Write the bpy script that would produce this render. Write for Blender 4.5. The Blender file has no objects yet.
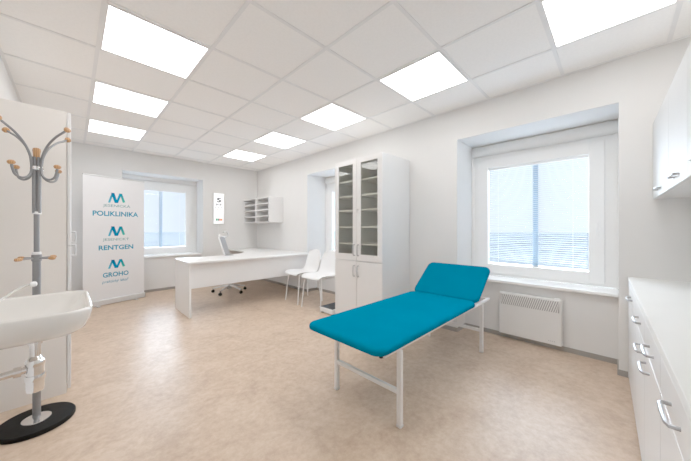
import bpy, bmesh, math, random
from math import sin, cos, pi, radians
from mathutils import Vector, Matrix
random.seed(4)
SC = bpy.context.scene
COL = SC.collection
CEIL = 2.498

# ------------------------------------------------------------------ materials
def new_mat(name):
    m = bpy.data.materials.new(name); m.use_nodes = True
    nt = m.node_tree
    return m, nt, nt.nodes['Principled BSDF']

def plain(name, col, rough=0.5, metal=0.0, noise=0.03, scale=8.0, bump=0.0, bscale=200, spec=0.5, coat=0.0):
    """procedural: base colour gently varied by noise, optional fine bump"""
    m, nt, b = new_mat(name)
    N, L = nt.nodes, nt.links
    tc = N.new('ShaderNodeTexCoord')
    nz = N.new('ShaderNodeTexNoise'); nz.inputs['Scale'].default_value = scale; nz.inputs['Detail'].default_value = 4
    L.new(tc.outputs['Object'], nz.inputs['Vector'])
    r = N.new('ShaderNodeValToRGB')
    c0 = [max(0, c * (1 - noise)) for c in col]; c1 = [min(1, c * (1 + noise)) for c in col]
    r.color_ramp.elements[0].color = (*c0, 1); r.color_ramp.elements[0].position = .3
    r.color_ramp.elements[1].color = (*c1, 1); r.color_ramp.elements[1].position = .7
    L.new(nz.outputs['Fac'], r.inputs['Fac']); L.new(r.outputs['Color'], b.inputs['Base Color'])
    b.inputs['Roughness'].default_value = rough; b.inputs['Metallic'].default_value = metal
    b.inputs['Specular IOR Level'].default_value = spec
    b.inputs['Coat Weight'].default_value = coat
    if bump:
        n2 = N.new('ShaderNodeTexNoise'); n2.inputs['Scale'].default_value = bscale
        L.new(tc.outputs['Object'], n2.inputs['Vector'])
        bp = N.new('ShaderNodeBump'); bp.inputs['Strength'].default_value = bump; bp.inputs['Distance'].default_value = .002
        L.new(n2.outputs['Fac'], bp.inputs['Height']); L.new(bp.outputs['Normal'], b.inputs['Normal'])
    return m

def emit(name, col, s):
    m, nt, b = new_mat(name)
    b.inputs['Base Color'].default_value = (*[c * .8 for c in col], 1)
    b.inputs['Emission Color'].default_value = (*col, 1)
    b.inputs['Emission Strength'].default_value = s
    return m

def glass_mat(name, tint, refl=1.0):
    m = bpy.data.materials.new(name); m.use_nodes = True
    nt = m.node_tree; N, L = nt.nodes, nt.links
    N.remove(N['Principled BSDF'])
    t = N.new('ShaderNodeBsdfTransparent'); t.inputs['Color'].default_value = (*tint, 1)
    g = N.new('ShaderNodeBsdfGlossy'); g.inputs['Roughness'].default_value = 0.02
    f = N.new('ShaderNodeLayerWeight'); f.inputs['Blend'].default_value = .5
    pw = N.new('ShaderNodeMath'); pw.operation = 'POWER'; pw.inputs[1].default_value = 4
    L.new(f.outputs['Facing'], pw.inputs[0])
    mu = N.new('ShaderNodeMath'); mu.operation = 'MULTIPLY_ADD'; mu.inputs[1].default_value = .8 * refl; mu.inputs[2].default_value = .04 * refl
    mx = N.new('ShaderNodeMixShader')
    L.new(pw.outputs[0], mu.inputs[0]); L.new(mu.outputs[0], mx.inputs[0])
    L.new(t.outputs[0], mx.inputs[1]); L.new(g.outputs[0], mx.inputs[2])
    L.new(mx.outputs[0], N['Material Output'].inputs['Surface'])
    return m

def floor_mat():
    m, nt, b = new_mat('beige_vinyl'); N, L = nt.nodes, nt.links
    tc = N.new('ShaderNodeTexCoord')
    mp = N.new('ShaderNodeMapping'); L.new(tc.outputs['Object'], mp.inputs['Vector'])
    n1 = N.new('ShaderNodeTexNoise'); n1.inputs['Scale'].default_value = 4.5; n1.inputs['Detail'].default_value = 8; n1.inputs['Roughness'].default_value = .68; n1.inputs['Distortion'].default_value = .5
    n2 = N.new('ShaderNodeTexNoise'); n2.inputs['Scale'].default_value = 22; n2.inputs['Detail'].default_value = 8; n2.inputs['Roughness'].default_value = .7
    L.new(mp.outputs[0], n1.inputs['Vector']); L.new(mp.outputs[0], n2.inputs['Vector'])
    mx = N.new('ShaderNodeMath'); mx.operation = 'MULTIPLY_ADD'; mx.inputs[1].default_value = .5
    hf = N.new('ShaderNodeMath'); hf.operation = 'MULTIPLY'; hf.inputs[1].default_value = .5
    L.new(n2.outputs['Fac'], hf.inputs[0]); L.new(n1.outputs['Fac'], mx.inputs[0]); L.new(hf.outputs[0], mx.inputs[2])
    r = N.new('ShaderNodeValToRGB'); e = r.color_ramp.elements
    e[0].position = .36; e[0].color = FLOOR_C[0]
    e[1].position = .63; e[1].color = FLOOR_C[2]
    k = e.new(.5); k.color = FLOOR_C[1]
    L.new(mx.outputs[0], r.inputs['Fac']); L.new(r.outputs['Color'], b.inputs['Base Color'])
    b.inputs['Roughness'].default_value = .38; b.inputs['Specular IOR Level'].default_value = .4
    return m
FLOOR_C = [(.40, .275, .185, 1), (.52, .375, .265, 1), (.61, .47, .35, 1)]

def speckle_mat(name, c0, c1):
    """ceiling tile: faint mineral speckle"""
    m, nt, b = new_mat(name); N, L = nt.nodes, nt.links
    tc = N.new('ShaderNodeTexCoord')
    n = N.new('ShaderNodeTexNoise'); n.inputs['Scale'].default_value = 60; n.inputs['Detail'].default_value = 3
    L.new(tc.outputs['Object'], n.inputs['Vector'])
    r = N.new('ShaderNodeValToRGB'); r.color_ramp.elements[0].position = .35; r.color_ramp.elements[1].position = .6
    r.color_ramp.elements[0].color = (*c0, 1); r.color_ramp.elements[1].color = (*c1, 1)
    L.new(n.outputs['Fac'], r.inputs['Fac']); L.new(r.outputs['Color'], b.inputs['Base Color'])
    b.inputs['Roughness'].default_value = .95; b.inputs['Specular IOR Level'].default_value = .1
    return m

def wood_mat():
    m, nt, b = new_mat('beech_wood'); N, L = nt.nodes, nt.links
    tc = N.new('ShaderNodeTexCoord'); w = N.new('ShaderNodeTexWave'); w.inputs['Scale'].default_value = 40; w.inputs['Distortion'].default_value = 4
    L.new(tc.outputs['Object'], w.inputs['Vector'])
    r = N.new('ShaderNodeValToRGB'); r.color_ramp.elements[0].color = (.42, .19, .06, 1); r.color_ramp.elements[1].color = (.60, .31, .12, 1)
    L.new(w.outputs['Fac'], r.inputs['Fac']); L.new(r.outputs['Color'], b.inputs['Base Color'])
    b.inputs['Roughness'].default_value = .35
    return m

def grad_mat(name, ca, cb):
    """two-tone printed ink, blending along the object's height"""
    m, nt, b = new_mat(name); N, L = nt.nodes, nt.links
    tc = N.new('ShaderNodeTexCoord'); g = N.new('ShaderNodeSeparateXYZ')
    L.new(tc.outputs['Generated'], g.inputs[0])
    r = N.new('ShaderNodeValToRGB'); r.color_ramp.elements[0].color = (*ca, 1); r.color_ramp.elements[1].color = (*cb, 1)
    L.new(g.outputs['Z'], r.inputs['Fac']); L.new(r.outputs['Color'], b.inputs['Base Color'])
    b.inputs['Roughness'].default_value = .8; b.inputs['Specular IOR Level'].default_value = 0
    return m

M = dict(
    wall=plain('wall_paint', (.735, .725, .71), .9, bump=.15, bscale=90, noise=.008, spec=.15),
    tile=speckle_mat('ceiling_tile', (.94, .92, .895), (.965, .945, .92)),
    grid=plain('grid_white', (.84, .83, .82), .5, noise=.01),
    floor=floor_mat(),
    skirt=plain('grey_skirting', (.30, .275, .25), .5),
    white=plain('white_laminate', (.76, .75, .74), .35, noise=.008),
    cool=plain('cool_white_laminate', (.70, .71, .715), .55, noise=.008),
    worktop=plain('white_worktop', (.735, .73, .705), .75, noise=.01, spec=.15),
    warmwhite=plain('locker_white', (.79, .745, .695), .4, noise=.008),
    pvc=plain('white_window_plastic', (.88, .88, .87), .3, noise=.006),
    plastic=plain('white_plastic', (.86, .86, .86), .35, noise=.006),
    steelwhite=plain('white_enamelled_steel', (.76, .745, .725), .35, noise=.01),
    teal=plain('teal_vinyl_cover', (.0, .15, .27), .6, noise=.05, scale=3, bump=.12, bscale=420, spec=.0),
    chrome=plain('chrome', (.80, .79, .78), .12, 1.0, noise=.02),
    nickel=plain('brushed_nickel', (.42, .42, .43), .35, .85, noise=.04),
    grey=plain('silver_grey_tube', (.23, .23, .235), .4, .6, noise=.04),
    pale=plain('pale_silver', (.66, .66, .66), .35, .3),
    ceramic=plain('white_ceramic', (.71, .68, .635), .12, noise=.005, coat=.4),
    black=plain('black_plastic', (.009, .009, .010), .5, spec=.25),
    granite=plain('black_base', (.004, .0036, .0034), .5, noise=.5, scale=30, bump=.2, spec=.06),
    wood=wood_mat(),
    banner=plain('banner_print_white', (.76, .755, .765), .55, noise=.01),
    alu=plain('aluminium', (.62, .62, .62), .35, .7),
    cabinside=plain('cabinet_interior', (.86, .86, .83), .6, noise=.01),
    slat=plain('blind_slat', (.55, .60, .65), .5, noise=.01),
    mull=plain('dark_window_bar', (.30, .42, .52), .5),
    dark=plain('dark_recess', (.05, .05, .05), .8),
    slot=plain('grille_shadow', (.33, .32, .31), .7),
    inkgrey=plain('grey_ink', (.35, .36, .36), .6),
    pane=glass_mat('clear_glass', (.96, .98, 1.0), .6),
    cabglass=glass_mat('grey_cabinet_glass', (.90, .91, .88), 1.0),
    led=emit('led_diffuser', (1.0, .995, .985), 6.5),
    chart=emit('chart_lightbox', (.97, .98, 1.0), .45),
    ink=plain('blue_ink', (.0, .25, .40), .8, spec=.0),
    tealink=plain('teal_ink', (.08, .42, .46), .6),
    ltgrey=plain('grey_green_ink', (.12, .30, .31), .8, spec=.0),
    g_cyan=grad_mat('logo_cyan', (.08, .42, .56), (.0, .20, .38)),
    g_blue=grad_mat('logo_blue', (.0, .24, .44), (.0, .12, .30)),
    g_mid=grad_mat('logo_mid_blue', (.0, .20, .42), (.01, .30, .46)),
    g_green=grad_mat('logo_green', (.04, .46, .34), (.0, .22, .36)),
    red=plain('chart_red', (.75, .10, .08), .6), orange=plain('chart_orange', (.85, .35, .05), .6),
    green=plain('chart_green', (.03, .40, .18), .6), olive=plain('chart_dark_green', (.05, .30, .20), .6),
    palegreen=plain('chart_pale_green', (.55, .75, .5), .6), palered=plain('chart_pale_red', (.85, .55, .45), .6),
    outside=plain('pale_pavement', (.083, .092, .100), .9, noise=.35, scale=.12, spec=.0),
)

# ------------------------------------------------------------------ geometry helpers
class MB:
    """collects shapes; build() links them as ONE mesh object"""
    def __init__(s): s.v = []; s.f = []; s.sm = []
    def add(s, vs, fs, smooth=False):
        o = len(s.v); s.v += [Vector(p) for p in vs]
        for f in fs: s.f.append([i + o for i in f]); s.sm.append(smooth)
        return s
    def frombm(s, bm, smooth=False):
        bm.verts.index_update()
        s.add([v.co.copy() for v in bm.verts], [[v.index for v in f.verts] for f in bm.faces], smooth); bm.free(); return s
    def box(s, x0, x1, y0, y1, z0, z1, bev=0.0, seg=2, mat=None):
        bm = bmesh.new(); bmesh.ops.create_cube(bm, size=1)
        for v in bm.verts:
            v.co = Vector(((x0 + x1) / 2 + v.co.x * (x1 - x0), (y0 + y1) / 2 + v.co.y * (y1 - y0), (z0 + z1) / 2 + v.co.z * (z1 - z0)))
        if bev: bmesh.ops.bevel(bm, geom=bm.edges[:], offset=bev, segments=seg, profile=.5, affect='EDGES', clamp_overlap=True)
        if mat is not None: bmesh.ops.transform(bm, matrix=mat, verts=bm.verts[:])
        return s.frombm(bm)
    def tube(s, pts, r, n=10, closed=False, cap=True):
        pts = [Vector(p) for p in pts]; k = len(pts)
        rs = r if isinstance(r, (list, tuple)) else [r] * k
        tang = []
        for i in range(k):
            a = pts[(i - 1) % k] if (closed or i > 0) else pts[i]; b = pts[(i + 1) % k] if (closed or i < k - 1) else pts[i]
            tang.append((b - a).normalized())
        ref = Vector((0, 0, 1)) if abs(tang[0].z) < .9 else Vector((1, 0, 0))
        nrm = (ref - tang[0] * ref.dot(tang[0])).normalized()
        vs, fs = [], []
        for i in range(k):
            nrm = (nrm - tang[i] * nrm.dot(tang[i])).normalized(); bn = tang[i].cross(nrm)
            for j in range(n):
                a = 2 * pi * j / n; vs.append(pts[i] + (nrm * cos(a) + bn * sin(a)) * rs[i])
        for i in range(k if closed else k - 1):
            for j in range(n):
                i2 = (i + 1) % k
                fs.append([i * n + j, i * n + (j + 1) % n, i2 * n + (j + 1) % n, i2 * n + j])
        if cap and not closed: fs += [list(range(n))[::-1], [(k - 1) * n + j for j in range(n)]]
        return s.add(vs, fs, True)
    def lathe(s, prof, c=(0, 0, 0), n=32, axis=None):
        """prof: list of (r, h) from the bottom up"""
        c = Vector(c); q = Vector((0, 0, 1)).rotation_difference(Vector(axis).normalized()) if axis else None
        vs, fs = [], []
        for r, h in prof:
            for j in range(n):
                p = Vector((r * cos(2 * pi * j / n), r * sin(2 * pi * j / n), h)); vs.append((q @ p if q else p) + c)
        for i in range(len(prof) - 1):
            for j in range(n): fs.append([i * n + j, i * n + (j + 1) % n, (i + 1) * n + (j + 1) % n, (i + 1) * n + j])
        fs += [[j for j in range(n)][::-1], [(len(prof) - 1) * n + j for j in range(n)]]
        return s.add(vs, fs, True)
    def prism(s, poly, z0, z1, bev=0, seg=2):
        bm = bmesh.new(); vs = [bm.verts.new((x, y, z0)) for x, y in poly]; f = bm.faces.new(vs)
        e = bmesh.ops.extrude_face_region(bm, geom=[f])
        bmesh.ops.translate(bm, vec=(0, 0, z1 - z0), verts=[g for g in e['geom'] if isinstance(g, bmesh.types.BMVert)])
        bmesh.ops.recalc_face_normals(bm, faces=bm.faces[:])
        if bev:
            ed = [x for x in bm.edges if abs(x.verts[0].co.z - x.verts[1].co.z) < 1e-6]
            bmesh.ops.bevel(bm, geom=ed, offset=bev, segments=seg, profile=.5, affect='EDGES')
        return s.frombm(bm, bool(bev))
    def loft(s, rings, cap0=True, cap1=True):
        n = len(rings[0]); vs = [p for r in rings for p in r]; fs = []
        for i in range(len(rings) - 1):
            for j in range(n): fs.append([i * n + j, i * n + (j + 1) % n, (i + 1) * n + (j + 1) % n, (i + 1) * n + j])
        if cap0: fs.append(list(range(n))[::-1])
        if cap1: fs.append([(len(rings) - 1) * n + j for j in range(n)])
        return s.add(vs, fs, True)
    def xf(s, m):
        s.v = [m @ p for p in s.v]; return s
    def build(s, name, mat, parent=None, autosmooth=40):
        me = bpy.data.meshes.new(name); me.from_pydata([tuple(p) for p in s.v], [], s.f)
        for p, k in zip(me.polygons, s.sm): p.use_smooth = k
        bm = bmesh.new(); bm.from_mesh(me); bmesh.ops.recalc_face_normals(bm, faces=bm.faces[:])
        for e in bm.edges:
            if len(e.link_faces) == 2 and e.calc_face_angle(0) > radians(autosmooth): e.smooth = False
        bm.to_mesh(me); bm.free()
        me.materials.append(M[mat] if isinstance(mat, str) else mat)
        o = bpy.data.objects.new(name, me); COL.objects.link(o)
        if parent: o.parent = parent
        return o

def rrect(x0, x1, y0, y1, r, n=6):
    """counter-clockwise rounded rectangle; r = 4 radii (x0y0, x1y0, x1y1, x0y1) or one"""
    if not isinstance(r, (list, tuple)): r = [r] * 4
    out = []
    for (cx, cy, sx, sy, a0), q in zip([(x0, y0, 1, 1, pi), (x1, y0, -1, 1, 1.5 * pi), (x1, y1, -1, -1, 0), (x0, y1, 1, -1, .5 * pi)], r):
        for k in range(n + 1):
            a = a0 + k / n * pi / 2; out.append((cx + sx * q + q * cos(a), cy + sy * q + q * sin(a)))
    return out

def smooth_path(pts, n=8):
    """Catmull-Rom through pts"""
    P = [Vector(p) for p in pts]; P = [P[0] * 2 - P[1]] + P + [P[-1] * 2 - P[-2]]; out = []
    for i in range(1, len(P) - 2):
        for k in range(n):
            t = k / n; a, b, c, d = P[i - 1:i + 3]
            out.append(.5 * ((2 * b) + (c - a) * t + (2 * a - 5 * b + 4 * c - d) * t * t + (3 * b - a - 3 * c + d) * t ** 3))
    return out + [P[-2]]

def tag(o, label, cat, group=None):
    o['label'] = label; o['category'] = cat
    if group: o['group'] = group
    return o
def thing(name, label, cat, loc=(0, 0, 0), rz=0.0, group=None):
    o = bpy.data.objects.new(name, None); o.empty_display_size = .1; COL.objects.link(o)
    o.location = loc; o.rotation_euler = (0, 0, rz)
    return tag(o, label, cat, group)
def struct_root(name, loc=(0, 0, 0), rz=0.0):
    o = bpy.data.objects.new(name, None); COL.objects.link(o); o.location = loc; o.rotation_euler = (0, 0, rz); o['kind'] = 'structure'
    return o
def struct(mb, name, mat):
    o = mb.build(name, mat); o['kind'] = 'structure'; return o
def dup(root, loc, rz, label, group=None):
    r = root.copy(); COL.objects.link(r); r.location = loc; r.rotation_euler = (0, 0, rz); r['label'] = label
    if group: r['group'] = group
    for ch in list(root.children):
        c = ch.copy(); COL.objects.link(c); c.parent = r
        for g in list(ch.children):
            d = g.copy(); COL.objects.link(d); d.parent = c
    return r

def text(body, width, height, u, z, mat, name, parent, bold=0.0, shear=0.0, y=-.0012, rot=None, fit=True):
    """flat lettering centred at local (u, z) in a parent's XZ plane, facing -Y"""
    cu = bpy.data.curves.new(name, 'FONT'); cu.body = body; cu.size = 1; cu.align_x = 'CENTER'; cu.align_y = 'CENTER'
    cu.offset = bold; cu.shear = shear; cu.resolution_u = 3
    t = bpy.data.objects.new('tmp', cu); COL.objects.link(t)
    bpy.context.view_layer.update()
    me = bpy.data.meshes.new_from_object(t.evaluated_get(bpy.context.evaluated_depsgraph_get()))
    bpy.data.objects.remove(t); bpy.data.curves.remove(cu)
    xs = [v.co.x for v in me.vertices]; ys = [v.co.y for v in me.vertices]
    w, h = max(xs) - min(xs), max(ys) - min(ys); cx, cy = (max(xs) + min(xs)) / 2, (max(ys) + min(ys)) / 2
    for v in me.vertices:
        v.co = Vector((u + (v.co.x - cx) * width / w, y, z + (v.co.y - cy) * height / h))
    me.name = name; me.materials.append(M[mat])
    o = bpy.data.objects.new(name, me); COL.objects.link(o); o.parent = parent
    return o

# bow handle lying along local x, standing off the front towards -y
def bow(cx, y, z, L=.128, out=.03, r=.006, vertical=False, sy=-1):
    h = L / 2
    if vertical: p = [(cx, y, z - h), (cx, y + sy * out * .8, z - h), (cx, y + sy * out, z - h * .8), (cx, y + sy * out * 1.08, z), (cx, y + sy * out, z + h * .8), (cx, y + sy * out * .8, z + h), (cx, y, z + h)]
    else: p = [(cx - h, y, z), (cx - h, y + sy * out * .8, z), (cx - h * .8, y + sy * out, z), (cx, y + sy * out * 1.08, z), (cx + h * .8, y + sy * out, z), (cx + h, y + sy * out * .8, z), (cx + h, y, z)]
    return MB().tube(p, r, 8)

# ------------------------------------------------------------------ the room
EX, NY, WX = 3.04, 5.93, -.39          # inner faces of east, north and west wall
TH = .60                                # wall thickness
SO, SILL = 2.15, .575                   # soffit of the window niches, underside of the sills
SROT = radians(1.15)                    # the south wall is not quite square
def sline(x, d=0.0): return -.066 + (x - EX) * math.tan(SROT) - d      # front line of the base units

f = MB(); f.box(WX - TH, EX + TH, -1.3, NY + TH, -.12, 0); struct(f, 'floor', 'floor')
c = MB(); c.box(WX - TH, EX + TH, -1.3, NY + TH, CEIL, CEIL + .1); struct(c, 'ceiling', 'tile')
# east wall with two window niches (Y ranges)
NE = [(-.015, 1.262), (2.75, 4.012)]
w = MB()
edges = [-1.3] + [v for n in NE for v in n] + [NY + TH]
for k in range(0, len(edges), 2): w.box(EX, EX + TH, edges[k], edges[k + 1], 0, CEIL)
for a, b in NE:
    w.box(EX, EX + TH, a, b, SO, CEIL); w.box(EX + .23, EX + TH, a, b, 0, SILL)
struct(w, 'wall_east', 'wall')
NN = (.60, 1.87)
w = MB(); w.box(WX - TH, NN[0], NY, NY + TH, 0, CEIL); w.box(NN[1], EX, NY, NY + TH, 0, CEIL)
w.box(NN[0], NN[1], NY, NY + TH, SO, CEIL); w.box(NN[0], NN[1], NY + .12, NY + TH, 0, SILL + .05)
struct(w, 'wall_north', 'wall')
w = MB(); w.box(WX - TH, WX, -1.3, NY, 0, CEIL); struct(w, 'wall_west', 'wall')
w = MB(); w.prism([(WX, sline(WX, .53)), (WX, -1.3), (EX, -1.3), (EX, sline(EX, .53))], 0, CEIL); struct(w, 'wall_south', 'wall')
# skirting
b = MB(); hh = .045; t = .008
b.box(EX - t, EX, sline(EX), NE[0][0], 0, hh); b.box(EX - t, EX, NE[0][1], NE[1][0], 0, hh); b.box(EX - t, EX, NE[1][1], NY, 0, hh)
for a, c_ in NE:
    b.box(EX + .23 - t, EX + .23, a, c_, 0, hh); b.box(EX - t, EX + .23, a, a + t, 0, hh); b.box(EX - t, EX + .23, c_ - t, c_, 0, hh)
struct(b, 'baseboard_east', 'skirt')
b = MB(); b.box(WX, NN[0], NY - t, NY, 0, hh); b.box(NN[1], EX, NY - t, NY, 0, hh); b.box(NN[0], NN[1], NY + .12 - t, NY + .12, 0, hh)
b.box(NN[0], NN[0] + t, NY - t, NY + .12, 0, hh); b.box(NN[1] - t, NN[1], NY - t, NY + .12, 0, hh)
struct(b, 'baseboard_north', 'skirt')
b = MB(); b.box(WX, WX + t, sline(WX), NY, 0, hh); struct(b, 'baseboard_west', 'skirt')

# ceiling grid: tee bars 0.6 m apart
GX, GY, P = .134, 2.13, .6
g = MB()
xs = [GX + P * k for k in range(-1, 6) if WX < GX + P * k < EX]; ys = [GY + P * k for k in range(-5, 7) if -.75 < GY + P * k < NY]
for x in xs: g.box(x - .012, x + .012, -.8, NY, CEIL - .006, CEIL)
for y in ys: g.box(WX, EX, y - .012, y + .012, CEIL - .0055, CEIL)
g.box(EX - .018, EX, -.8, NY, CEIL - .006, CEIL); g.box(WX, WX + .018, -.8, NY, CEIL - .006, CEIL); g.box(WX, EX, NY - .018, NY, CEIL - .006, CEIL)
struct(g, 'trim_1', 'grid')

# LED panels laid into the grid
def led(i, j, label):
    x, y = GX + P * (i + .5), GY + P * (j + .5)
    r = thing('ceiling_light', label, 'ceiling light', (x, y, CEIL - .001), 0, 'square light panels in the ceiling grid')
    h = .292; k = .278
    fr = MB()
    fr.box(-h, h, -h, -k, -.009, 0); fr.box(-h, h, k, h, -.009, 0); fr.box(-h, -k, -k, k, -.009, 0); fr.box(k, h, -k, k, -.009, 0)
    fr.build('frame', 'grid', r)
    MB().box(-k, k, -k, k, -.006, -.001).build('diffuser', 'led', r)
led(0, 0, 'square lit ceiling panel of the left row, the largest and nearest')
led(0, 2, 'square lit ceiling panel in the middle of the left row of three')
led(0, 4, 'square lit ceiling panel at the far end of the left row, above the banner')
led(3, -4, 'large lit ceiling panel cut by the top of the photo, above the right window')
led(3, -2, 'square lit ceiling panel between the large cut one and the tall cabinet')
led(3, 0, 'square lit ceiling panel just left above the tall glass cabinet')
led(3, 2, 'square lit ceiling panel second from the far end of the right row')
led(3, 4, 'smallest lit ceiling panel at the far end of the right row')
led(0, -2, 'square lit ceiling panel over the basin, out of view, added to light the foreground')  # unseen panel continuing the left row, added for its light on the foreground

# ------------------------------------------------------------------ windows (local: x along wall left to right, +y outwards, z up)
def window(n, loc, rz, W, deep, sillfront, zo=0.0):
    r = struct_root('window_%d' % n, loc, rz)
    d = deep
    fr = MB()                                            # fixed frame
    z0, z1 = .605 + zo, 2.02 + zo
    fr.box(0, .075, d, d + .07, z0, z1, .004); fr.box(W - .09, W, d, d + .07, z0, z1, .004)
    fr.box(.07, W - .085, d, d + .07, z1 - .045, z1, .004); fr.box(.07, W - .085, d, d + .07, z0, z0 + .03, .004)
    fr.box(.0, .022, d - .02, d + .01, z0, z1, .003); fr.box(W - .022, W, d - .02, d + .01, z0, z1, .003)
    fr.build('window_frame', 'pvc', r)
    rb = MB()                                            # rounded box above the frame
    rb.add([], []); prof = [(d + .07, z1), (d - .015, z1 + .008), (d - .03, z1 + .03), (d - .03, z1 + .085), (d - .015, SO - .012), (d + .0, SO - .001), (d + .07, SO - .001)]
    rb.loft([[(x, y, z) for y, z in prof] for x in (.002, W - .002)]); rb.build('shutter_box', 'pvc', r, 60)
    sa = MB()                                            # sash
    x0, x1, s0, s1 = .07, W - .09, z0 + .025, z1 - .04; q = .112
    sa.box(x0, x0 + q, d - .018, d + .05, s0, s1, .006); sa.box(x1 - q, x1, d - .018, d + .05, s0, s1, .006)
    sa.box(x0 + q - .004, x1 - q + .004, d - .017, d + .05, s0, s0 + q, .006); sa.box(x0 + q - .004, x1 - q + .004, d - .017, d + .05, s1 - q, s1, .006)
    so = sa.build('sash', 'pvc', r)
    gx0, gx1, gz0, gz1 = x0 + q, x1 - q, s0 + q, s1 - q
    MB().box(gx0 - .005, gx1 + .005, d + .028, d + .032, gz0 - .005, gz1 + .005).build('pane', 'pane', so)
    hd = MB(); hx = x1 - q * .42; hz = 1.19
    hd.box(hx - .014, hx + .014, d - .028, d - .017, hz - .035, hz + .035, .004); hd.tube([(hx, d - .026, hz), (hx, d - .06, hz)], .009, 10)
    hd.box(hx - .011, hx + .011, d - .07, d - .054, hz - .11, hz + .012, .006); hd.build('window_handle', 'pvc', so)
    hg = MB(); 
    for z in (s0 + .06, s1 - .06): hg.tube([(x0 - .004, d - .022, z - .035), (x0 - .004, d - .022, z + .035)], .007, 8)
    hg.build('hinge', 'pvc', so)
    mu = MB(); mx = gx0 + (gx1 - gx0) * .515               # bar of the outer window showing through
    mu.box(mx - .024, mx + .024, d + .036, d + .052, gz0 - .01, gz1 + .01); mu.build('mullion', 'mull', r)
    sl = MB(); sl.box(0.001, W - .001, sillfront, d, SILL + zo, z0 - .001, .006); sl.build('window_sill', 'pvc', r)
    return (gx0, gx1, gz0, gz1)

def blind(loc, rz, g, d, label, droop=0.0):
    gx0, gx1, gz0, gz1 = g
    r = thing('venetian_blind', label, 'blind', loc, rz, 'venetian blinds in the windows')
    MB().box(gx0 + .002, gx1 - .002, d + .003, d + .024, gz1 - .024, gz1 - .001, .002).build('headrail', 'pvc', r)
    s = MB(); z = gz1 - .035; a = radians(-30)
    zb = gz0 + .03; n = int((z - zb) / .0215)
    for k in range(n + 1):
        zz = z - k * .0215; hw = .0075; t = droop * (k / n) ** 3
        dy, dz = hw * cos(a), hw * sin(a); c_ = d + .0135
        x0, x1 = gx0 + .006, gx1 - .012
        vs = [(x0, c_ - dy, zz - dz + t), (x1, c_ - dy, zz - dz), (x1, c_, zz + .0016), (x0, c_, zz + .0016 + t), (x1, c_ + dy, zz + dz), (x0, c_ + dy, zz + dz + t)]
        s.add(vs, [[0, 1, 2, 3], [3, 2, 4, 5]])
    so = s.build('slats', 'slat', r); so['kind'] = 'stuff'
    MB().box(gx0 + .005, gx1 - .012, d + .004, d + .022, gz0 + .004, gz0 + .016, .002).build('bottom_rail', 'nickel', r)
    for k in range(3):
        x = gx0 + (gx1 - gx0) * (.12, .5, .87)[k]
        MB().tube([(x, d + .0015, gz0 + .012), (x, d + .0015, gz1 - .02)], .0009, 5).build('ladder_cord', 'pvc', r)
    x = gx0 + .012
    MB().tube([(x, d + .0005, gz1 - .03), (x, d + .0005, gz0 + .25)], .0016, 6).build('tilt_cord', 'pvc', r)

d1 = .46
WE = NE[0][1] - NE[0][0]
e1 = ((EX, NE[0][1], 0), -pi / 2); e2 = ((EX, NE[1][1], 0), -pi / 2); n1 = ((NN[0], NY, 0), 0)
g1 = window(1, *e1, WE, d1, .185)
blind(*e1, g1, d1, 'white venetian blind in the big right window above the wall heater', .02)
g2 = window(2, *n1, NN[1] - NN[0], .42, .085, .05)
blind(*n1, g2, .42, 'white venetian blind in the far window right of the banner', .015)
g3 = window(3, *e2, NE[1][1] - NE[1][0], d1, .185)
blind(*e2, g3, d1, 'white venetian blind in the narrow window slit behind the glass cabinet')

# the street outside
o = MB(); o.box(-300, 400, -300, 400, -3.2, -3.0); og = struct(o, 'outdoor_ground', 'outside')

# ------------------------------------------------------------------ examination couch
cz = .508                                                # top of the pad
def cushion(x0, x1, y0, y1, th, r):
    rings = []
    for ins, z in [(.012, -th), (.003, -th + .006), (0, -th + .016), (0, -.018), (.004, -.008), (.014, -.001), (.03, 0.0015)]:
        rr = max(.01, r - ins)
        rings.append([(x, y, z) for x, y in rrect(x0 + ins, x1 - ins, y0 + ins, y1 - ins, rr, 8)])
    return MB().loft(rings)
couch = thing('examination_couch', 'teal examination couch with raised headrest on white steel legs', 'couch', (2.0, 1.155, 0))
ox, oy = 2.0, 1.155
pad = cushion(1.13 - ox, 2.532 - ox, .868 - oy, 1.52 - oy, .042, .075).xf(Matrix.Translation((0, 0, cz))).build('mattress', 'teal', couch)
hl = .465; ha = radians(36.5)
hm = cushion(0, hl, .868 - oy, 1.52 - oy, .042, .06)
hm.xf(Matrix.Translation((2.522 - ox, 0, cz - .002)) @ Matrix.Rotation(-ha, 4, 'Y')).build('headrest', 'teal', couch)
rl = MB()
for y in (.902, 1.43): rl.box(1.2 - ox, 2.93 - ox, y - .0125 - oy, y + .0125 - oy, .446, .4655, .003)
for x in (1.21, 1.85, 2.5, 2.915): rl.box(x - .0125 - ox, x + .0125 - ox, .892 - oy, 1.43 - oy, .447, .4645, .003)
rl.build('frame', 'steelwhite', couch)
for x in (1.345, 2.70):
    for y in (.892, 1.425):
        lg = MB().box(x - .014 - ox, x + .014 - ox, y - .014 - oy, y + .014 - oy, .012, .448, .003).build('leg', 'steelwhite', couch)
        MB().box(x - .016 - ox, x + .016 - ox, y - .016 - oy, y + .016 - oy, 0, .016, .003).build('foot_cap', 'pale', lg)
    MB().box(x - .011 - ox, x + .011 - ox, .905 - oy, 1.412 - oy, .188, .215, .003).build('crossbar', 'steelwhite', couch)
MB().tube([(1.19 - ox, .91 - oy, .466), (1.19 - ox, .91 - oy, .448)], .012, 10).build('pad_knob', 'black', couch)
for y in (.95, 1.37): MB().tube([(2.56 - ox, y - oy, .45), (2.80 - ox, y - oy, .67)], .007, 8).build('headrest_strut', 'steelwhite', couch)

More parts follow.
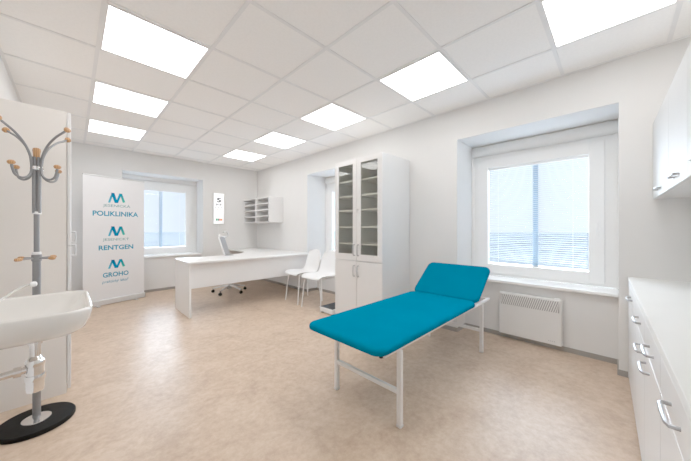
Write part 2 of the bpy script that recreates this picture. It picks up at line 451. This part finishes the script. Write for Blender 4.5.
# ------------------------------------------------------------------ tall cabinet with glass doors
# local: x to the right as seen from the front (world -Y), y into the wall (world +X)
CW, CD, CH = .774, .575, 2.02
cab = thing('display_cabinet', 'tall white cabinet with two glass doors above two solid doors', 'cabinet', (2.455, 2.638, 0), -pi / 2)
b = MB(); dt = .02
b.box(0, .018, dt, CD, .0, CH, .001); b.box(CW - .018, CW, dt, CD, 0, CH, .001); b.box(.018, CW - .018, dt, CD, CH - .022, CH, .001)
b.box(.018, CW - .018, dt + .03, dt + .045, 0, .07); b.box(.018, CW - .018, dt, CD, .07, .088); b.box(.018, CW - .018, dt, CD - .02, .755, .773)
b.build('carcass', 'cool', cab)
MB().box(.018, CW - .018, CD - .016, CD - .006, .088, CH - .022).build('back_panel', 'cabinside', cab)
MB().box(CW / 2 - .008, CW / 2 + .008, dt + .02, CD - .02, .773, CH - .022).build('partition', 'cabinside', cab)
for z in (.965, 1.175, 1.385, 1.565, 1.755):
    for x0, x1 in ((.019, CW / 2 - .009), (CW / 2 + .009, CW - .019)):
        MB().box(x0, x1, dt + .012, CD - .017, z - .009, z + .009, .001).build('shelf', 'white', cab)
for s in (0, 1):
    x0, x1 = (.002, CW / 2 - .0025) if s == 0 else (CW / 2 + .0025, CW - .002)
    z0, z1 = .766, CH - .002; st = .062; bt = .075
    d = MB(); d.box(x0, x0 + st, 0, dt, z0, z1, .002); d.box(x1 - st, x1, 0, dt, z0, z1, .002)
    d.box(x0 + st - .002, x1 - st + .002, .0003, dt, z0, z0 + bt, .001); d.box(x0 + st - .002, x1 - st + .002, .0003, dt, z1 - st, z1, .001)
    do = d.build('glass_door', 'white', cab)
    MB().box(x0 + st - .004, x1 - st + .004, .008, .012, z0 + bt - .004, z1 - st + .004).build('pane', 'cabglass', do)
    hx = x1 - .03 if s == 0 else x0 + .03
    bow(hx, 0, .892, .13, .028, .0065, True).build('handle', 'nickel', do)
    if s == 1:
        k = MB().lathe([(.010, 0), (.010, .008), (.007, .012)], (hx - .008, 0, 1.385), 16, (0, -1, 0)); k.box(hx - .010, hx - .006, -.028, -.01, 1.35, 1.392, .001)
        k.build('lock', 'chrome', do)
    d = MB().box(x0, x1, 0, dt, .03, .756, .002).build('lower_door', 'white', cab)
    bow(hx, 0, .637, .13, .028, .0065, True).build('handle', 'nickel', d)

# the second storage cabinet on the left, seen end-on (faces east)
wc = thing('storage_cabinet', 'tall plain white storage cabinet seen end-on behind the coat stand', 'cabinet', (-.389, 2.73, 0))
LH = 1.97
MB().box(.0, .362, 0, .80, .0, LH, .002).build('carcass', 'warmwhite', wc)
for s in (0, 1):
    y0, y1 = (.001, .3985) if s == 0 else (.4015, .799)
    for z0, z1, hz in ((.03, 1.03, .98), (1.034, LH - .001, 1.085)):
        d = MB().box(.3655, .3835, y0, y1, z0, z1, .003).build('door', 'white', wc)
        yh = y1 - .03 if s == 0 else y0 + .03
        L = .085
        p = [(.3835, yh, hz - L / 2), (.408, yh, hz - L / 2), (.411, yh, hz), (.408, yh, hz + L / 2), (.3835, yh, hz + L / 2)]
        MB().tube(p, .0055, 8).build('handle', 'pale', d)

# ------------------------------------------------------------------ desk
DT = .722
desk = thing('corner_desk', 'large white L-shaped desk filling the far corner', 'desk', (1.05, 3.87, 0))
R = .075
arc = [(R - R * cos(a), R - R * sin(a)) for a in [k / 8 * pi / 2 for k in range(9)]]         # near left corner
top = arc + [(1.985, 0), (1.985, 2.055), (1.33, 2.055), (1.33, 1.5), (1.29, 1.22), (1.17, .98), (.98, .80), (.72, .70), (.05, .70)] + [(0.02, .69), (.005, .665), (0, .64)]
MB().prism(top, DT - .026, DT, .003).build('desktop', 'white', desk)
MB().box(.012, .037, .02, .69, 0, DT - .027, .0015).build('end_panel', 'white', desk)
MB().box(.038, 1.98, .075, .093, .365, DT - .027, .001).build('modesty_panel', 'white', desk)
MB().box(1.95, 1.975, .2, 1.9, .3, DT - .027, .001).build('wall_rail', 'white', desk)

# lamp / small stand on the back edge of the desk
lp = thing('desk_lamp', 'slim white and grey leaning lamp standing on the back of the desk', 'lamp', (1.775, 4.46, DT), radians(8))
MB().box(-.03, .085, -.04, .04, 0, .010, .004).build('foot', 'nickel', lp)
MB().box(-.040, .040, -.006, .012, 0, .30, .006, mat=Matrix.Translation((0, 0, .024)) @ Matrix.Rotation(radians(-19), 4, 'Y')).build('arm', 'nickel', lp)
MB().box(-.058, -.041, -.010, .014, .0, .31, .004, mat=Matrix.Translation((0, 0, .024)) @ Matrix.Rotation(radians(-19), 4, 'Y')).build('arm_edge', 'plastic', lp)
MB().tube([(-.04 + .047 * cos(a), -.008, .345 + .047 * sin(a)) for a in [radians(x) for x in range(-100, 141, 15)]], .013, 10).build('lamp_head', 'alu', lp)
MB().tube(smooth_path([(-.118, 0, .305), (-.11, 0, .318), (-.08, -.004, .312), (-.048, -.008, .299)]), .010, 10).build('neck', 'plastic', lp)
MB().lathe([(0, -.02), (.015, -.016), (.021, 0), (.015, .016), (0, .02)], (-.128, 0, .325), 16).build('joint', 'plastic', lp)

# office stool behind the desk
st = thing('office_stool', 'wheeled office stool with silver star base under the desk', 'stool', (2.03, 5.0, 0), radians(0))
MB().lathe([(.035, .07), (.035, .13), (.026, .14), (.026, .40), (.05, .41)], n=20).build('gas_column', 'nickel', st)
MB().lathe([(.0, .41), (.12, .415), (.19, .43), (.2, .455), (.18, .48), (0, .49)], n=32).build('seat', 'black', st)
for k in range(5):
    a = 2 * pi * k / 5; m = Matrix.Rotation(a, 4, 'Z')
    arm = MB().tube([(.03, 0, .125), (.12, 0, .115), (.22, 0, .09), (.285, 0, .075)], [.022, .019, .015, .012], 10).xf(m).build('base_arm', 'pale', st)
    w_ = MB(); w_.lathe([(.0, -.022), (.022, -.022), (.027, -.014), (.027, .014), (.022, .022), (0, .022)], (.288, 0, .0275), 16, (0, 1, 0)); w_.tube([(.285, 0, .04), (.285, 0, .08)], .008, 8)
    w_.xf(m).build('castor', 'black', arm)

# ------------------------------------------------------------------ moulded chairs (front faces local -x)
def chair_shell():
    prof = [(-.225, .432, .19), (-.222, .448, .20), (-.19, .459, .212), (-.10, .455, .222), (.0, .447, .226), (.09, .446, .222), (.155, .467, .212), (.195, .52, .205), (.215, .59, .205), (.235, .67, .203), (.253, .74, .19), (.262, .785, .162), (.267, .812, .11)]
    nu = 11; vs = []; fs = []
    for k, (x, z, hw) in enumerate(prof):
        seat = max(0, 1 - k / 7)
        for j in range(nu):
            u = -1 + 2 * j / (nu - 1)
            lift = .028 * abs(u) ** 3 * min(1, k / 3) if k < 6 else 0
            fwd = -.035 * abs(u) ** 3 if k >= 5 else 0
            fz = -.012 * abs(u) ** 4 if k == len(prof) - 1 else 0
            vs.append((x + fwd, u * hw, z + lift + fz))
    for k in range(len(prof) - 1):
        for j in range(nu - 1): fs.append([k * nu + j, (k + 1) * nu + j, (k + 1) * nu + j + 1, k * nu + j + 1])
    return MB().add(vs, fs, True)
ch = thing('plastic_chair', 'white moulded plastic chair between the desk and the other chair', 'chair', (2.645, 3.60, 0), radians(-6), 'white moulded chairs by the desk')
sh = chair_shell().build('seat_shell', 'plastic', ch, 80)
md = sh.modifiers.new('solid', 'SOLIDIFY'); md.thickness = .008; md = sh.modifiers.new('sub', 'SUBSURF'); md.levels = 1; md.render_levels = 2
for sx, sy in ((-1, -1), (-1, 1), (1, -1), (1, 1)):
    MB().tube(smooth_path([(sx * .12, sy * .13, .436), (sx * .15 - .005, sy * .16, .43), (sx * .172, sy * .178, .40), (sx * .21, sy * .20, .01), (sx * .2105, sy * .2003, 0)], 5), .0085, 10).build('leg', 'steelwhite', ch)
for y in (-.13, .13): MB().tube([(-.12, y, .436), (.12, y, .432)], .008, 8).build('under_rail', 'steelwhite', ch)
dup(ch, (2.625, 3.12, 0), radians(4), 'white moulded plastic chair nearest the tall glass cabinet')

# bathroom scale beside the cabinet
sc = thing('floor_scale', 'white floor scale with black top beside the tall cabinet', 'scale', (2.575, 2.78, 0))
MB().box(-.155, .155, -.125, .125, .018, .066, .006).build('housing', 'plastic', sc)
MB().box(-.162, .162, -.131, .131, .070, .082, .004).build('platform_rim', 'plastic', sc)
MB().box(-.152, .152, -.122, .122, .082, .086, .002).build('platform', 'black', sc)
MB().box(-.12, .12, -.10, .10, .060, .072).build('load_block', 'black', sc)
for sx in (-1, 1):
    for sy in (-1, 1): MB().lathe([(.018, 0), (.018, .02)], (sx * .12, sy * .095, 0), 14).build('foot', 'black', sc)

# ------------------------------------------------------------------ wall heater
cv = thing('wall_heater', 'white electric convector heater on the wall under the right window', 'heater', (3.262, .882, 0), -pi / 2)
HW = .525; z0, z1 = .055, .485; y0, y1 = -.062, -.008
b = MB(); b.box(0, HW, y0, y1, z0, z1 - .0, .008); b.build('body', 'steelwhite', cv)
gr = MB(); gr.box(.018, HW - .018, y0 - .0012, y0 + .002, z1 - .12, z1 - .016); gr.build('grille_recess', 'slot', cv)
lv = MB(); n = 29
for k in range(n):
    x = -.008 + k * (HW - .03) / (n - 1)
    a = [(x, z1 - .12), (x + .009, z1 - .12), (x + .042, z1 - .016), (x + .033, z1 - .016)]
    a = [(max(.018, min(HW - .018, p)), q) for p, q in a]
    lv.loft([[(p, yy, q) for p, q in a] for yy in (y0 - .005, y0 - .001)])
lo = lv.build('grille', 'steelwhite', cv)
text('····', .05, .008, HW - .075, z0 + .035, 'inkgrey', 'maker_mark', cv, .0, 0, y0 - .0008)
for x in (.1, HW - .1): MB().box(x - .015, x + .015, -.009, .006, .12, .42).build('wall_bracket', 'pale', cv)
MB().box(HW - .06, HW - .02, -.045, -.012, z1 - .002, z1 + .008, .002).build('thermostat', 'plastic', cv)

# ------------------------------------------------------------------ eye chart light box
ec = thing('eye_chart', 'lit white eye test light box on the far wall above the desk', 'eye chart', (2.163, NY - .001, 1.255))
MB().box(-.105, .105, -.045, 0, 0, .64, .004).build('housing', 'plastic', ec)
MB().box(-.099, .099, -.048, -.044, .006, .634).build('lit_face', 'chart', ec)
yy = -.0495
text('5', .085, .095, 0, .50, 'black', 'chart_letter', ec, .03, 0, yy)
text('H', .046, .044, -.035, .405, 'black', 'chart_letter', ec, .03, 0, yy)
text('F', .040, .044, .035, .405, 'black', 'chart_letter', ec, .03, 0, yy)
for k, c_ in enumerate('LOT'): text(c_, .026, .028, -.055 + .055 * k, .345, 'black', 'chart_letter', ec, .02, 0, yy)
for k in range(5):
    MB().box(-.07 + k * .03, -.052 + k * .03, yy, yy + .001, .295, .31).build('chart_mark', ('palered', 'palered', 'palered', 'palegreen', 'palegreen')[k], ec)
for k, c_ in enumerate(('green', 'olive', 'red', 'orange')):
    MB().box(-.062 + k * .034, -.033 + k * .034, yy, yy + .001, .07, .115).build('colour_patch', c_, ec)
MB().tube([(0, -.01, 0), (0.0, -.008, -.3)], .003, 6).build('power_cord', 'plastic', ec)

# ------------------------------------------------------------------ pigeonhole shelf on the east wall
pg = thing('pigeonhole_shelf', 'white wall shelf of eight open pigeonholes in the corner above the desk', 'shelf', (2.715, 5.90, 1.285), -pi / 2)
PW, PD, PH = 1.085, .323, .505; t = .016
b = MB(); b.box(0, t, 0, PD, 0, PH, .001); b.box(PW - t, PW, 0, PD, 0, PH, .001); b.box(t, PW - t, 0, PD, 0, t); b.box(t, PW - t, 0, PD, PH - t, PH)
b.box(PW / 2 - t, PW / 2 + t, 0.0005, PD - .01, t, PH - t); b.build('carcass', 'white', pg)
MB().box(t, PW - t, PD - .008, PD - .001, t, PH - t).build('back_panel', 'pale', pg)
for x0, x1 in ((t, PW / 2 - t), (PW / 2 + t, PW - t)):
    for k in (1, 2, 3): MB().box(x0, x1, .002, PD - .008, PH * k / 4 - t * .7, PH * k / 4 + t * .7).build('shelf', 'white', pg)

# ------------------------------------------------------------------ roll-up banner
BW = .788; BR = math.atan2(5.668 - 5.433, .859 - .107)
bn = thing('rollup_banner', 'tall white roll-up banner with three blue and green clinic logos', 'banner', (.107, 5.433, 0), BR)
bs = MB(); bs.box(-.005, BW + .005, -.04, .06, .004, .085, .012, 3); bs.build('base_cassette', 'pale', bn)
for x in (.15, BW - .15): MB().box(x - .02, x + .02, -.11, .13, 0, .012, .003).build('foot', 'alu', bn)
MB().box(0, BW, -.002, .000, .08, 1.945).build('print_sheet', 'banner', bn)
MB().box(-.004, BW + .004, -.010, .008, 1.938, 1.955, .003).build('top_rail', 'alu', bn)
MB().tube([(BW / 2, .03, .08), (BW / 2, .012, 1.94)], .008, 8).build('support_pole', 'alu', bn)
by = -.0028
def logo(uc, zc, W, H):
    def quad(pts, mat):
        MB().add([(uc + u * W / 2, by, zc + z * H / 2) for u, z in pts], [[0, 1, 2, 3]]).build('logo_stroke', mat, bn)
    quad([(-1.0, -1), (-.74, -1), (-.42, .55), (-.62, .82)], 'g_cyan')
    quad([(-.66, 1), (-.28, 1), (.14, -1), (-.24, -1)], 'g_blue')
    quad([(-.14, -1.003), (.14, -1.003), (.62, 1), (.30, 1)], 'g_mid')
    quad([(.34, 1.003), (.62, 1.003), (1.0, -.72), (.70, -.86)], 'g_green')
U = .405
logo(U, 1.635, .225, .155); logo(U, 1.118, .225, .15); logo(U, .608, .225, .135)
text('JESENICKÁ', .355, .062, U + .005, 1.512, 'ltgrey', 'lettering', bn, .006, 0, by)
text('POLIKLINIKA', .59, .078, U, 1.388, 'ink', 'lettering', bn, .028, 0, by)
text('JESENICKÝ', .34, .060, U - .005, .99, 'ltgrey', 'lettering', bn, .006, 0, by)
text('RENTGEN', .45, .074, U, .866, 'ink', 'lettering', bn, .028, 0, by)
text('GROHO', .335, .074, U - .008, .448, 'ink', 'lettering', bn, .028, 0, by)
text('praktický lékař', .345, .058, U - .012, .342, 'ink', 'lettering', bn, .006, .25, by)

# ------------------------------------------------------------------ coat stand
cs = thing('coat_stand', 'grey steel coat stand with wooden knobs on a black round base', 'coat stand', (-.148, 2.435, 0))
MB().lathe([(.163, 0), (.165, .004), (.165, .020), (.160, .026), (.0, .028)], n=48).build('base', 'granite', cs)
MB().lathe([(.062, .027), (.061, .031), (.03, .036), (.02, .040)], n=32).build('base_plate', 'chrome', cs)
MB().lathe([(.0175, .03), (.0175, 1.00)], n=24).build('pole', 'grey', cs)
MB().lathe([(.0122, 1.00), (.0122, 1.25)], n=20).build('pole', 'grey', cs)
up = MB()
for k in range(4):
    a = pi / 4 + k * pi / 2; up.tube([(.0125 * cos(a), .0125 * sin(a), 1.245), (.0125 * cos(a), .0125 * sin(a), 1.575)], .0095, 12)
up.lathe([(.012, 1.245), (.012, 1.575)], n=16); up.build('pole', 'grey', cs)
for z in (1.0, 1.238): MB().lathe([(.0185, z), (.0195, z + .003), (.0195, z + .012), (.0185, z + .015)], n=24).build('ring', 'plastic', cs)
MB().lathe([(.0135, 1.555), (.0145, 1.575), (.015, 1.595), (.0175, 1.615), (.0155, 1.627), (.006, 1.632)], n=24).build('finial', 'wood', cs)
rg = MB().lathe([(.0265, 1.50), (.0275, 1.505), (.0275, 1.515), (.0265, 1.52)], n=28); rg.build('clamp_ring', 'chrome', cs)
knob = [(.005, -.006), (.012, -.004), (.0165, .004), (.0155, .012), (.010, .017), (.002, .019)]
for k in range(4):
    a = pi / 4 + k * pi / 2; u = Vector((cos(a), sin(a), 0))
    path = [(.176, 1.734), (.157, 1.722), (.112, 1.693), (.066, 1.645), (.036, 1.585), (.027, 1.53), (.028, 1.485), (.045, 1.455), (.075, 1.443), (.105, 1.455), (.119, 1.49), (.122, 1.512)]
    pts = smooth_path([u * r + Vector((0, 0, z)) for r, z in path], 6)
    ar = MB().tube(pts, .0060, 10).build('hook_arm', 'grey', cs)
    for (r, z), (r2, z2) in (((.176, 1.734), (.157, 1.722)), ((.122, 1.512), (.119, 1.49))):
        p = u * r + Vector((0, 0, z)); ax = p - (u * r2 + Vector((0, 0, z2)))
        MB().lathe(knob, p, 18, ax).build('knob', 'wood', ar)
MB().lathe([(.0185, .96), (.0215, .963), (.0215, .998), (.0185, 1.0)], n=24).build('hook_collar', 'grey', cs)
for k in range(4):
    a = pi / 4 + k * pi / 2 ; u = Vector((cos(a), sin(a), 0))
    pg_ = MB().tube([u * .018 + Vector((0, 0, .978)), u * .075 + Vector((0, 0, .978))], .005, 8).build('peg', 'grey', cs)
    MB().lathe([(.006, 0), (.0095, .008), (.0105, .022), (.009, .032), (.003, .037)], u * .072 + Vector((0, 0, .978)), 16, u).build('peg_tip', 'wood', pg_)

# ------------------------------------------------------------------ wash basin on the west wall
ws = thing('wash_basin', 'white ceramic wash basin mounted on the left wall', 'basin', (WX + .002, 1.63, 0))
X1 = .446; Y0, Y1 = -.242, .242
def ring(x0, x1, y0, y1, r, z, n=7): return [(x, y, z) for x, y in rrect(x0, x1, y0, y1, [.012, r, r, .012], n)]
rings = [ring(.10, .27, -.10, .10, .05, .735), ring(.02, .34, -.17, .17, .07, .745), ring(.002, .405, -.218, .218, .075, .762), ring(0, .425, -.231, .231, .078, .775),
         ring(0, .440, -.240, .240, .08, .81), ring(0, X1, Y0, Y1, .08, .843), ring(0, X1 - .002, Y0 + .002, Y1 - .002, .08, .849), ring(.002, X1 - .007, Y0 + .007, Y1 - .007, .075, .852),
         ring(.115, X1 - .016, Y0 + .018, Y1 - .018, .066, .850), ring(.12, X1 - .021, Y0 + .023, Y1 - .023, .062, .843), ring(.14, X1 - .05, Y0 + .055, Y1 - .055, .06, .80), ring(.18, X1 - .11, -.12, .12, .06, .762), ring(.25, .31, -.03, .03, .029, .757)]
MB().loft(rings).build('bowl', 'ceramic', ws, 50)
MB().lathe([(.026, .7572), (.03, .7602), (.022, .7612), (.01, .759)], (.28, 0, 0), 20).build('drain', 'chrome', ws)
tr = MB(); tx = .285
tr.lathe([(.020, .695), (.020, .745)], (tx, 0, 0), 20); tr.lathe([(.0155, .62), (.0155, .70)], (tx, 0, 0), 20)
tr.lathe([(.026, .612), (.028, .620), (.028, .632), (.02, .642), (.0165, .65)], (tx, 0, 0), 24)
tr.lathe([(.012, .508), (.024, .512), (.0255, .525), (.0255, .612)], (tx, 0, 0), 24)
tr.lathe([(.0285, .555), (.0295, .56), (.0295, .572), (.0285, .577)], (tx, 0, 0), 24)
tr.build('bottle_trap', 'chrome', ws)
pp = MB(); pp.tube([(tx - .02, 0, .602), (.004, 0, .585)], .0135, 14); pp.lathe([(.019, 0), (.019, .02)], (tx - .055, 0, .6), 16, (1, 0, 0)); pp.lathe([(.03, 0), (.028, .008)], (.001, 0, .585), 20, (1, 0, 0))
pp.build('waste_pipe', 'chrome', ws)
MB().tube([(.16, -.20, .755), (.16, -.20, .735)], .006, 8).build('mounting_bolt', 'black', ws)
tp = MB(); tp.lathe([(.028, .851), (.027, .858), (.022, .865), (.022, .93), (.024, .935), (.02, .955), (.005, .96)], (.065, 0, 0), 24)
tp.tube(smooth_path([(.07, 0, .895), (.11, 0, .91), (.15, 0, .912), (.175, 0, .90), (.18, 0, .885)], 5), .011, 12)
tap = tp.build('tap', 'chrome', ws)
lv = MB().tube(smooth_path([(.065, 0, .95), (.11, -.0, .93), (.16, -.0, .888), (.198, -.0, .886), (.235, -.0, .915), (.262, -.0, .930), (.274, 0, .932)], 6), .0045, 10)
lv.build('lever', 'chrome', tap)
MB().lathe([(.003, -.010), (.009, -.007), (.0105, 0), (.009, .007), (.003, .010)], (.281, 0, .933), 16, (1, 0, .1)).build('lever_tip', 'plastic', tap)

# ------------------------------------------------------------------ fitted units on the right (local x along the wall, origin at the far end)
rot = Matrix.Rotation(SROT, 4, 'Z')
ORG = Vector((EX - .006, -.068, 0))
def at(xw, d=0.0):                      # distance from the far end -> world point on the front line
    v = rot @ Vector((-xw, -d, 0)); return ORG + v
def unit(name, label, x0, x1, drawers, handle_at, group):
    """one base unit; local x runs from its far end (0) towards the camera (negative)"""
    r = thing(name, label, 'cabinet', at(x0), SROT, group); W = x1 - x0
    b = MB(); b.box(-W + .0005, -.0005, -.50, -.019, .03, .748); b.box(-W + .0005, -.0005, -.48, -.024, 0, .03); b.build('carcass', 'white', r)
    d = MB().box(-W + .0015, -.0015, -.018, 0, .622, .745, .002).build('drawer', 'white', r)
    bow(-W / 2 - .02, 0, .676, .128, .022, .0055, sy=1).build('handle', 'nickel', d)
    d = MB().box(-W + .0015, -.0015, -.018, 0, .012, .618, .002).build('door', 'white', r)
    if handle_at is not None: bow(handle_at, 0, .562, .128, .022, .0055, sy=1).build('handle', 'nickel', d)
G = 'white base units under the right worktop'
unit('base_cabinet', 'white base unit at the far end of the right counter, next to the window wall', .001, .685, 1, None, G)
unit('base_cabinet', 'white base unit second from the far end of the right counter', .687, 1.185, 1, -.37, G)
unit('base_cabinet', 'white base unit third from the far end of the right counter', 1.187, 1.685, 1, -.137, G)
unit('base_cabinet', 'white base unit of the right counter with the large nearest drawer handle', 1.687, 2.185, 1, -.42, G)
wt = MB().box(-2.75, 0, -.515, .002, 0, .03, .0012, 1).build('worktop', 'worktop', None)
wt.location = at(0) + Vector((0, 0, .7505)); wt.rotation_euler = (0, 0, SROT); tag(wt, 'long white worktop running over the base units at right', 'worktop')
def upper(label, x0, x1):
    r = thing('wall_cabinet', label, 'cabinet', at(x0, .125) + Vector((0, 0, 1.372)), SROT, 'white wall cabinets above the right worktop'); W = x1 - x0
    b = MB(); b.box(-W + .0005, -.0005, -.378, -.019, 0, .555); b.build('carcass', 'white', r)
    d = MB().box(-W + .0015, -.0015, -.018, 0, -.001, .556, .002).build('door', 'cool', r)
    bow(-W / 2, 0, .042, .128, .022, .0055, sy=1).build('handle', 'nickel', d)
upper('white wall cabinet at the far end, nearest the window', .001, .685)
upper('white wall cabinet second from the window', .687, 1.185)
upper('white wall cabinet cut by the right edge of the photo', 1.187, 1.685)

# ------------------------------------------------------------------ light
wd = bpy.data.worlds.new('sky'); SC.world = wd; wd.use_nodes = True
N, L = wd.node_tree.nodes, wd.node_tree.links
bg = N['Background']
tc = N.new('ShaderNodeTexCoord'); sp = N.new('ShaderNodeSeparateXYZ'); L.new(tc.outputs['Generated'], sp.inputs[0])
rp = N.new('ShaderNodeValToRGB'); rp.color_ramp.elements[0].position = .45; rp.color_ramp.elements[0].color = (.88, .94, 1, 1)
rp.color_ramp.elements[1].position = .8; rp.color_ramp.elements[1].color = (.66, .82, 1, 1)
L.new(sp.outputs['Z'], rp.inputs['Fac']); L.new(rp.outputs['Color'], bg.inputs['Color']); bg.inputs['Strength'].default_value = .88

sl_ = bpy.data.lights.new('sun', 'SUN'); sl_.energy = 45.0; sl_.angle = radians(100); sl_.color = (.80, .90, 1.0)
so_ = bpy.data.objects.new('sun', sl_); COL.objects.link(so_); so_.location = (12, 12, 9)
so_.rotation_euler = Vector((-1, -.75, -.62)).to_track_quat('-Z', 'Y').to_euler()

# ------------------------------------------------------------------ camera
cam = bpy.data.cameras.new('camera'); co = bpy.data.objects.new('camera', cam); COL.objects.link(co)
co.location = (0, 0, 1.15); co.rotation_euler = (pi / 2, 0, -radians(45.15))
cam.sensor_width = 36; cam.lens = 272.0 / 691 * 36; cam.shift_y = -1.4 / 691; cam.clip_start = .02
SC.camera = co
SC.view_settings.view_transform = 'Standard'; SC.view_settings.look = 'None'; SC.view_settings.exposure = 0.2; SC.view_settings.gamma = 1.35
SC.cycles.max_bounces = 12; SC.cycles.diffuse_bounces = 8; SC.cycles.transparent_max_bounces = 12; SC.cycles.use_denoising = True
